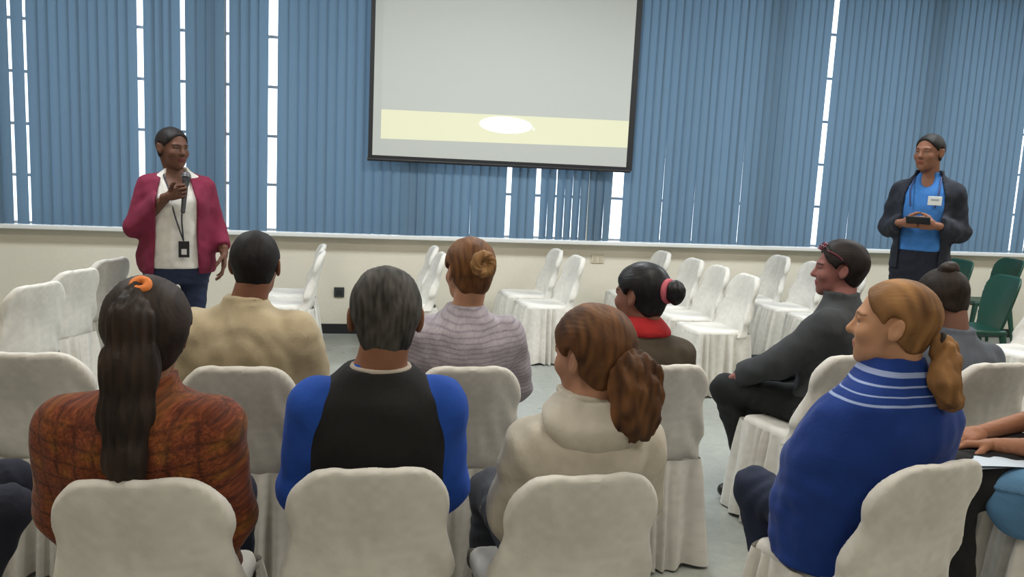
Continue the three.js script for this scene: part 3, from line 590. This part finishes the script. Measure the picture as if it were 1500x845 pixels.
// --- man in the beige polo shirt
{
  const P = seated(1.24, 1.15, { el: [[-.22, .68, .03], [.225, .68, .0]], wr: [[-.14, .60, -.2], [.16, .60, -.22]] });
  const hd = { ...P.head, yaw: -.08 }; hd.c = [.03, 1.13, .065];
  person({
    label: 'seated man in beige polo shirt with short black hair', group: AUD, ...at(CH.beige), ...P, head: hd, neckR: 1.1, skin: [.22, .10, .062], trousers: { c: [.03, .03, .04], waist: .6 },
    tops: [{ name: 'polo_shirt', c: [.56, .46, .30], off: .014, sleeve: .026, sleeves: .46, hem: .5, wr: .008, seed: 7, collar: { r: .068, h: .035, t: .006 } }],
    hair: { c1: [.006, .005, .006], c2: [.018, .015, .016], thick: .010, nape: -.06, rough: .7 },
  });
}
// --- woman in the pale pinstripe blouse
{
  const pin = noiseTex(256, 1, (u, v, p) => { const l = Math.pow(Math.abs(Math.cos(v * 14 * PI)), 10), n = .06 * (p(40, 2) - .5); return [.66 - .10 * l + n, .63 - .10 * l + n, .66 - .09 * l + n]; }, 4, true);
  const P = seated(1.235, 1.06, { el: [[-.19, .69, .04], [.215, .68, .0]], wr: [[-.1, .60, -.18], [.16, .60, -.2]] });
  const hd = { ...P.head, yaw: .28, pitch: .03 }; hd.c = [.01, 1.125, .065];
  person({
    label: 'seated woman in pale grey pinstripe blouse with coiled auburn bun', group: AUD, ...at(CH.grey), ...P, head: hd, skin: [.38, .2, .125], trousers: { c: [.05, .05, .055], waist: .6 },
    tops: [{ name: 'blouse', c: [1, 1, 1], off: .012, sleeve: .018, hem: .5, wr: .008, seed: 3, cut: (x, y, z) => y - 1.01, mat: cloth([1, 1, 1], { map: pin }) }],
    hair: { c1: [.055, .020, .007], c2: [.24, .105, .035], thick: .016, nape: -.098, extra: [
      { name: 'hair_bun', c: [0, .035, .12], R: .085, field: (x, y, z) => { const a = Math.atan2(y - .035, x), r = Math.hypot(x, y - .035), q = Math.hypot(r - .030 - .003 * Math.sin(a), z - .118) - .019; return smin(q, Math.hypot(x - .004, y - .037, (z - .118) * 1.2) - .014, .008) + .002 * Math.sin(a * 9 + r * 300); }, col: hairCol([.10, .042, .014], [.42, .23, .09], 50) },
    ] },
  });
}
// --- woman with the red scarf
{
  const P = seated(1.16, .92, { dx: -.04, el: [[-.21, .64, .02], [.17, .63, .05]], wr: [[-.13, .58, -.17], [.09, .57, -.17]] });
  const hd = { ...P.head, yaw: .62, pitch: .06 }; hd.c = [-.045, 1.045, .07];
  const pinkT = (x, y, z) => { const r = Math.hypot(x, y - .025); return Math.hypot(r - .035, z - .121) - .013; };
  person({
    label: 'seated woman in olive brown jacket and red scarf, black bun with pink scrunchie', group: AUD, ...at(CH.brown), ...P, head: hd, skin: [.26, .12, .085], trousers: { c: blackC, waist: .6 },
    tops: [
      { name: 'jacket', c: [.075, .055, .034], off: .016, sleeve: .016, hem: .5, wr: .006, seed: 9 },
      { name: 'scarf', c: [.50, .018, .022], off: 0, sleeves: 0, hem: .896, wr: .005, torso: [[.895, -.03, .085, .10, .09], [.91, -.032, .09, .105, .095], [.93, -.034, .09, .098, .09], [.95, -.036, .088, .083, .08], [.97, -.038, .085, .068, .068]] }],
    hair: { c1: [.004, .004, .005], c2: [.014, .012, .014], thick: .018, nape: -.098, rough: .45, extra: [
      { name: 'hair_bun', c: [0, .02, .145], R: .08, field: (x, y, z) => ell(x, y - .022, z - .152, .045, .047, .034) + .003 * nz(x * 50, y * 50, z * 20) },
      tie([0, .025, .108], pinkT, .06, [.55, .12, .16]),
    ] },
  });
}
// --- woman in the dark grey sweater
let dg;
const DG = { pos: [2.14, 0, 4.02], turn: 36 * deg };
{
  const P = seated(1.245, 1.06, { dz: -.03, el: [[-.20, .72, -.10], [.20, .68, .0]], wr: [[-.13, .60, -.32], [.0, .60, -.28]], kn: [[-.13, .53, -.38], [.08, .54, -.38]], an: [[-.12, .09, -.20], [.03, .09, -.22]] });
  const hd = { ...P.head, yaw: .50, pitch: .02 }; hd.c = [.02, 1.13, .03];
  dg = person({
    label: 'seated woman in dark grey sweater and black trousers, sunglasses pushed up, in profile', group: AUD, ...DG, ...P, head: hd, skin: [.27, .115, .10], trousers: { c: [.010, .012, .013], waist: .6 }, lips: [.3, .05, .08],
    tops: [{ name: 'sweater', c: [.052, .056, .062], off: .016, sleeve: .022, hem: .5, wr: .007, seed: 5, collar: { r: .065, h: .03, t: .007 } }],
    hair: { c1: [.007, .005, .005], c2: [.022, .014, .013], thick: .021, nape: -.085 },
  });
}
{   // sunglasses pushed up on her hair
  const t = thing('sunglasses', 'dark red sunglasses pushed up on the hair of the woman in dark grey', 'sunglasses', DG.pos, DG.turn);
  const B = (p) => new THREE.Vector3(...dg.H.toBody(p)), fm = std([.16, .012, .03], .3), lm = std([.05, .012, .02], .15);
  const tube = (pts, r) => new THREE.TubeGeometry(new THREE.CatmullRomCurve3(pts.map(B)), 16, r, 6);
  for (const s of [-1, 1]) {
    obj('temple', tube([[s * .066, .085, -.062], [s * .086, .065, -.02], [s * .09, .03, .02]], .003), fm, t);
    const c = [s * .034, .098, -.074], pts = []; for (let i = 0; i < 14; i++) { const a = i / 14 * 2 * PI; pts.push(B([c[0] + .027 * Math.cos(a), c[1] + .014 * Math.sin(a), c[2] + .014 * Math.sin(a)])); }
    obj('rim', new THREE.TubeGeometry(new THREE.CatmullRomCurve3(pts, true), 28, .003, 6, true), fm, t);
    const lens = new THREE.SphereGeometry(1, 14, 8); lens.scale(.026, .0135, .003); lens.rotateX(PI / 4 * -1); lens.applyMatrix4(new THREE.Matrix4().makeRotationY(.5)); const q = B(c); lens.translate(q.x, q.y, q.z); obj('lens', lens, lm, t);
  }
  obj('bridge', tube([[-.008, .10, -.077], [0, .102, -.08], [.008, .10, -.077]], .003), fm, t);
}
// --- woman with bowed head and hair knot
{
  const P = seated(1.13, 1.0, { dx: -.04, dz: -.08, el: [[-.22, .64, -.05], [.19, .64, -.02]], wr: [[-.12, .60, -.24], [.06, .60, -.24]] });
  const hd = { ...P.head, yaw: .25, pitch: .5, roll: .05 }; hd.c = [-.05, 1.03, -.04];
  person({
    label: 'seated woman in slate grey top with bowed head and dark hair knot on top', group: AUD, ...at(CH.bun), ...P, head: hd, skin: [.2, .1, .07], trousers: { c: navy, waist: .6 },
    tops: [{ name: 'sweater', c: [.11, .125, .155], off: .016, sleeve: .018, hem: .5, wr: .006, seed: 2 }],
    hair: { c1: dark1, c2: dark2, thick: .02, nape: -.09, extra: [{ name: 'hair_bun', c: [0, .10, .075], R: .08, field: (x, y, z) => ell(x, y - .105, z - .072, .048, .036, .045) + .005 * nz(x * 50, y * 40, z * 40) }] },
  });
}
// --- person in navy trousers, cut off by the picture's edge
{
  const P = seated(1.22, 1.0, { el: [[-.19, .66, .0], [.19, .66, .0]], wr: [[-.08, .66, -.10], [.08, .66, -.10]], hip: [[-.085, .55, .03], [.085, .55, .03]], kn: [[-.10, .56, -.28], [.10, .56, -.28]], an: [[-.11, .09, -.10], [.11, .09, -.10]] });
  person({
    label: 'person in navy trousers on a chair beside the orange jacket, only the knees showing', group: AUD, ...at(CH.navy), ...P, skin: [.27, .13, .08], trousers: { c: [.010, .012, .026], waist: .6, loose: -.006 },
    tops: [{ name: 'sweater', c: [.03, .035, .06], off: .016, sleeve: .018, hem: .5, seed: 8 }], hair: { c1: dark1, c2: dark2, thick: .012 },
  });
}
// --- person in maroon at the other edge, with papers and a blue bag on the lap
{
  const P = seated(1.22, 1.05, { dz: -.06, el: [[-.20, .68, -.06], [.20, .68, -.02]], wr: [[-.10, .645, -.30], [.06, .645, -.28]], kn: [[-.15, .53, -.46], [.15, .53, -.44]], an: [[-.15, .09, -.40], [.15, .09, -.38]] });
  person({
    label: 'person in maroon top and black trousers resting a bare forearm on the lap', group: AUD, ...at(CH.maroon), ...P, skin: [.33, .15, .085], trousers: { c: [.008, .008, .009], waist: .6, loose: .03 },
    tops: [{ name: 'top', c: [.085, .008, .018], off: .014, sleeve: .02, sleeves: .46, hem: .5, seed: 6 }], hair: { c1: dark1, c2: dark2, thick: .014 },
    hand: [{ dir: [.2, -.1, -1], curl: .6 }, {}],
  });
}
// --- woman speaking into the microphone
const spk = { pos: [-.93, 0, 1.80], turn: -2.93 };
{
  const c = [.02, 1.512, -.01];
  const torso = [[.70, 0, .02, .16, .13], [.80, 0, .02, .20, .155], [.90, 0, .015, .195, .155], [1.0, 0, .0, .168, .14], [1.10, 0, -.01, .16, .14], [1.20, 0, -.015, .162, .148], [1.28, 0, .0, .158, .11], [1.33, 0, .01, .13, .08], [1.365, 0, .015, .085, .065], [1.385, 0, .01, .058, .055]];
  const j = { neck: [0, 1.35, .012], sh: [[-.155, 1.28, .01], [.155, 1.28, .01]], el: [[-.225, 1.04, .03], [.235, 1.03, -.02]], wr: [[-.265, .89, -.13], [.055, 1.235, -.215]], hip: [[-.1, .80, .02], [.1, .80, .02]], kn: [[-.1, .45, .01], [.1, .45, .0]], an: [[-.1, .08, .02], [.1, .08, .02]] };
  const open = (x, y, z) => { const w = .115 + .05 * Math.max(0, 1.0 - y) - .25 * Math.max(0, y - 1.2); return Math.max(Math.abs(x - .01) - w, z + .0); };
  const S = person({
    label: 'standing woman in maroon cardigan and white blouse speaking into a microphone', ...spk, torso, j, head: { c, yaw: .55, pitch: .04, s: 1.04 }, skin: [.125, .058, .038], neckR: 1.05, trousers: { c: [.012, .02, .055], waist: .80 }, lips: [.12, .03, .03],
    hand: [{ palm: [1, 0, .2], thumb: [0, .2, -1], curl: .3, dir: [.05, -1, -.35] }, { palm: [-.2, .2, -1], thumb: [-.1, 1, 0], curl: 1.05, dir: [-.9, .35, -.35] }],
    tops: [{ name: 'blouse', c: [.78, .74, .68], off: .012, sleeves: 0, hem: .79, wr: .006, seed: 2, neckCut: (x, y, z) => Math.hypot(x, (y - 1.37) * .8, z + .09) - .085 },
      { name: 'cardigan', c: [.20, .012, .045], off: .03, sleeve: .016, sleeves: .9, hem: .755, wr: .007, seed: 5, cuff: .036, cut: (x, y, z) => Math.max(-open(x, y, z), y - 1.352 - .25 * z) }],
    hair: { c1: [.006, .005, .005], c2: [.02, .015, .014], thick: .010, nape: -.06, extra: [{ name: 'hair_bun', c: [0, .03, .12], R: .07, field: (x, y, z) => ell(x, y - .03, z - .118, .035, .035, .028) }] },
  });
  // lanyard with badge, worn over the blouse
  const tm = std([.02, .02, .03], .7), V = (a) => new THREE.Vector3(...a);
  for (const s of [-1, 1]) obj('lanyard', new THREE.TubeGeometry(new THREE.CatmullRomCurve3([[s * .062, 1.375, .03], [s * .074, 1.345, -.06], [s * .05, 1.27, -.145], [s * .02, 1.12, -.178], [-.028, .965, -.176]].map(V)), 24, .0045, 6), tm, S.g);
  const b = obj('badge', rbox(.062, .098, .006, .003, -.03, .915, -.182), std([.012, .012, .014], .35), S.g);
  obj('photo', rbox(.03, .034, .003, .001, -.03, .90, -.186), std([.5, .48, .47], .5), b);
}
{   // microphone in her right hand
  const t = thing('microphone', 'black handheld microphone held up to the mouth of the speaking woman', 'microphone', spk.pos, spk.turn);
  const q = new THREE.Quaternion().setFromUnitVectors(new THREE.Vector3(0, 1, 0), new THREE.Vector3(-.10, .9, .30).normalize()), P0 = new THREE.Vector3(-.03, 1.235, -.265);
  const put = (g) => { g.applyQuaternion(q); g.translate(P0.x, P0.y, P0.z); return g; };
  const hb = new THREE.LatheGeometry([[0, -.1], [.010, -.1], [.0125, -.095], [.0165, .075], [.021, .10], [.021, .105], [0, .105]].map((p) => new THREE.Vector2(...p)), 20); obj('handle', put(hb), std([.02, .02, .022], .4), t);
  const gr = new THREE.SphereGeometry(.027, 18, 12); gr.translate(0, .125, 0); obj('grille', put(gr), std([.10, .10, .11], .45, { metalness: .6 }), t);
  const rg = new THREE.TorusGeometry(.0265, .003, 6, 20); rg.rotateX(PI / 2); rg.translate(0, .12, 0); obj('band', put(rg), std([.3, .3, .32], .35, { metalness: .7 }), t);
}
// --- man standing by the blinds with a phone
const man = { pos: [3.99, 0, 2.18], turn: 2.36 };
{
  const c = [.015, 1.725, -.02];
  const torso = [[.84, 0, .02, .15, .12], [.94, 0, .02, .17, .13], [1.06, 0, .015, .16, .13], [1.2, 0, .0, .155, .13], [1.34, 0, 0, .165, .132], [1.45, 0, .01, .163, .115], [1.51, 0, .015, .135, .088], [1.555, 0, .02, .09, .068], [1.58, 0, .015, .062, .058]];
  const j = { neck: [0, 1.545, .012], sh: [[-.162, 1.46, .02], [.162, 1.46, .02]], el: [[-.225, 1.20, .03], [.225, 1.20, .03]], wr: [[-.10, 1.245, -.225], [.10, 1.25, -.225]], hip: [[-.095, .93, .02], [.095, .93, .02]], kn: [[-.10, .50, .01], [.10, .50, 0]], an: [[-.11, .08, .02], [.11, .08, .02]] };
  const open = (x, y, z) => { const w = .125 - .02 * Math.max(0, y - 1.3) - .35 * Math.max(0, y - 1.45); return Math.max(Math.abs(x) - w, z); };
  const S = person({
    label: 'standing man in dark jacket over blue polo holding a phone', ...man, torso, j, head: { c, yaw: -.38, pitch: .02, s: 1.06 }, skin: [.23, .105, .065], neckR: 1.1, trousers: { c: [.008, .010, .022], waist: 1.09 },
    hand: [{ palm: [.5, .6, .4], thumb: [.2, 1, -.2], curl: .8, dir: [.9, .1, -.25] }, { palm: [-.5, .6, .4], thumb: [-.2, 1, -.2], curl: .8, dir: [-.9, .1, -.25] }],
    tops: [{ name: 'polo_shirt', c: [.05, .21, .58], off: .012, sleeves: 0, hem: 1.06, wr: .005, seed: 2, collar: { r: .066, h: .03, t: .006 }, neckCut: (x, y, z) => Math.hypot(x, (y - 1.57) * .75, z + .085) - .06 },
      { name: 'jacket', c: [.012, .015, .026], off: .026, sleeve: .02, sleeves: .94, hem: .93, wr: .009, seed: 5, cuff: .04, cut: (x, y, z) => -open(x, y, z) }],
    hair: { c1: [.006, .005, .005], c2: [.016, .013, .012], thick: .009, nape: -.055, rough: .65 },
  });
  const tm = std([.03, .05, .16], .7), V = (a) => new THREE.Vector3(...a);
  for (const s of [-1, 1]) obj('lanyard', new THREE.TubeGeometry(new THREE.CatmullRomCurve3([[s * .07, 1.585, .03], [s * .082, 1.545, -.055], [s * .088, 1.47, -.132], [s * .075, 1.36, -.157]].map(V)), 20, .006, 6), tm, S.g);
  const b = obj('badge', rbox(.085, .06, .005, .003, -.072, 1.405, -.163), std([.72, .74, .72], .4), S.g);
  obj('badge_print', rbox(.05, .012, .002, .001, -.072, 1.412, -.1665), std([.35, .38, .42], .5), b);
}
{
  const t = thing('mobile_phone', 'dark mobile phone held in both hands of the standing man', 'phone', man.pos, man.turn);
  const q = new THREE.Quaternion().setFromEuler(new THREE.Euler(-.9, 0, 0)), put = (g) => { g.applyQuaternion(q); g.translate(0, 1.275, -.285); return g; };
  obj('case', put(rbox(.15, .075, .010, .004)), std([.012, .012, .014], .35), t);
  obj('display', put(rbox(.13, .064, .002, .0005, 0, 0, .0055)), std([.02, .022, .03], .1), t);
}
// papers and bag on the lap of the person in maroon
{
  const p = at(CH.maroon), t = thing('paper_sheets', 'pale printed sheets lying on the black trousers under the bare forearm', 'paper', p.pos, p.turn);
  [[-.10, .612, -.30, .3], [-.07, .618, -.27, -.1], [-.12, .624, -.29, .12]].forEach(([x, y, z, a], i) => {
    const g = new THREE.PlaneGeometry(.21, .28, 8, 10), q = g.attributes.position; for (let k = 0; k < q.count; k++) q.setZ(k, -.9 * q.getX(k) ** 2 - .25 * q.getY(k) ** 2);
    g.computeVertexNormals(); g.rotateX(-PI / 2); g.rotateY(a); g.translate(x, y, z); obj('sheet', g, std([.55, .62, .70], .7), t);
  });
  const b = thing('shoulder_bag', 'light blue cloth bag hanging beside the black trousers at the chair', 'bag', p.pos, p.turn);
  obj('bag_body', surf((x, y, z) => { const d = ell(x + .215, y - .49, z + .20, .06, .13, .15); return Math.max(d, y - .60) + .005 * nz(x * 12, y * 12, z * 12); }, [-.36, .3, -.52], [-.12, .66, -.04], .01), cloth([.10, .24, .42]), b);
  obj('bag_flap', surf((x, y, z) => Math.max(ell(x + .215, y - .505, z + .20, .067, .11, .157) , .53 - y), [-.36, .3, -.52], [-.12, .68, -.04], .01), cloth([.12, .27, .45]), b);
}
// dark shoe left under the chairs
{
  const t = thing('shoe', 'black shoe on the floor beside the file of white chairs', 'shoe', [3.46, 0, 1.15], 1.2);
  const f1 = rc([0, .05, .08], [0, .038, -.10], .042, .034), f2 = rc([0, .06, .085], [0, .10, .095], .04, .036);
  obj('upper', surf((x, y, z) => Math.max(smin(f1(x, y, z), f2(x, y, z), .03), .014 - y), [-.08, 0, -.16], [.08, .16, .16], .008), std([.012, .012, .014], .4), t);
  obj('sole', rbox(.078, .018, .26, .007, 0, .009, -.01), std([.02, .02, .02], .8), t);
}
renderer.render(scene, camera);
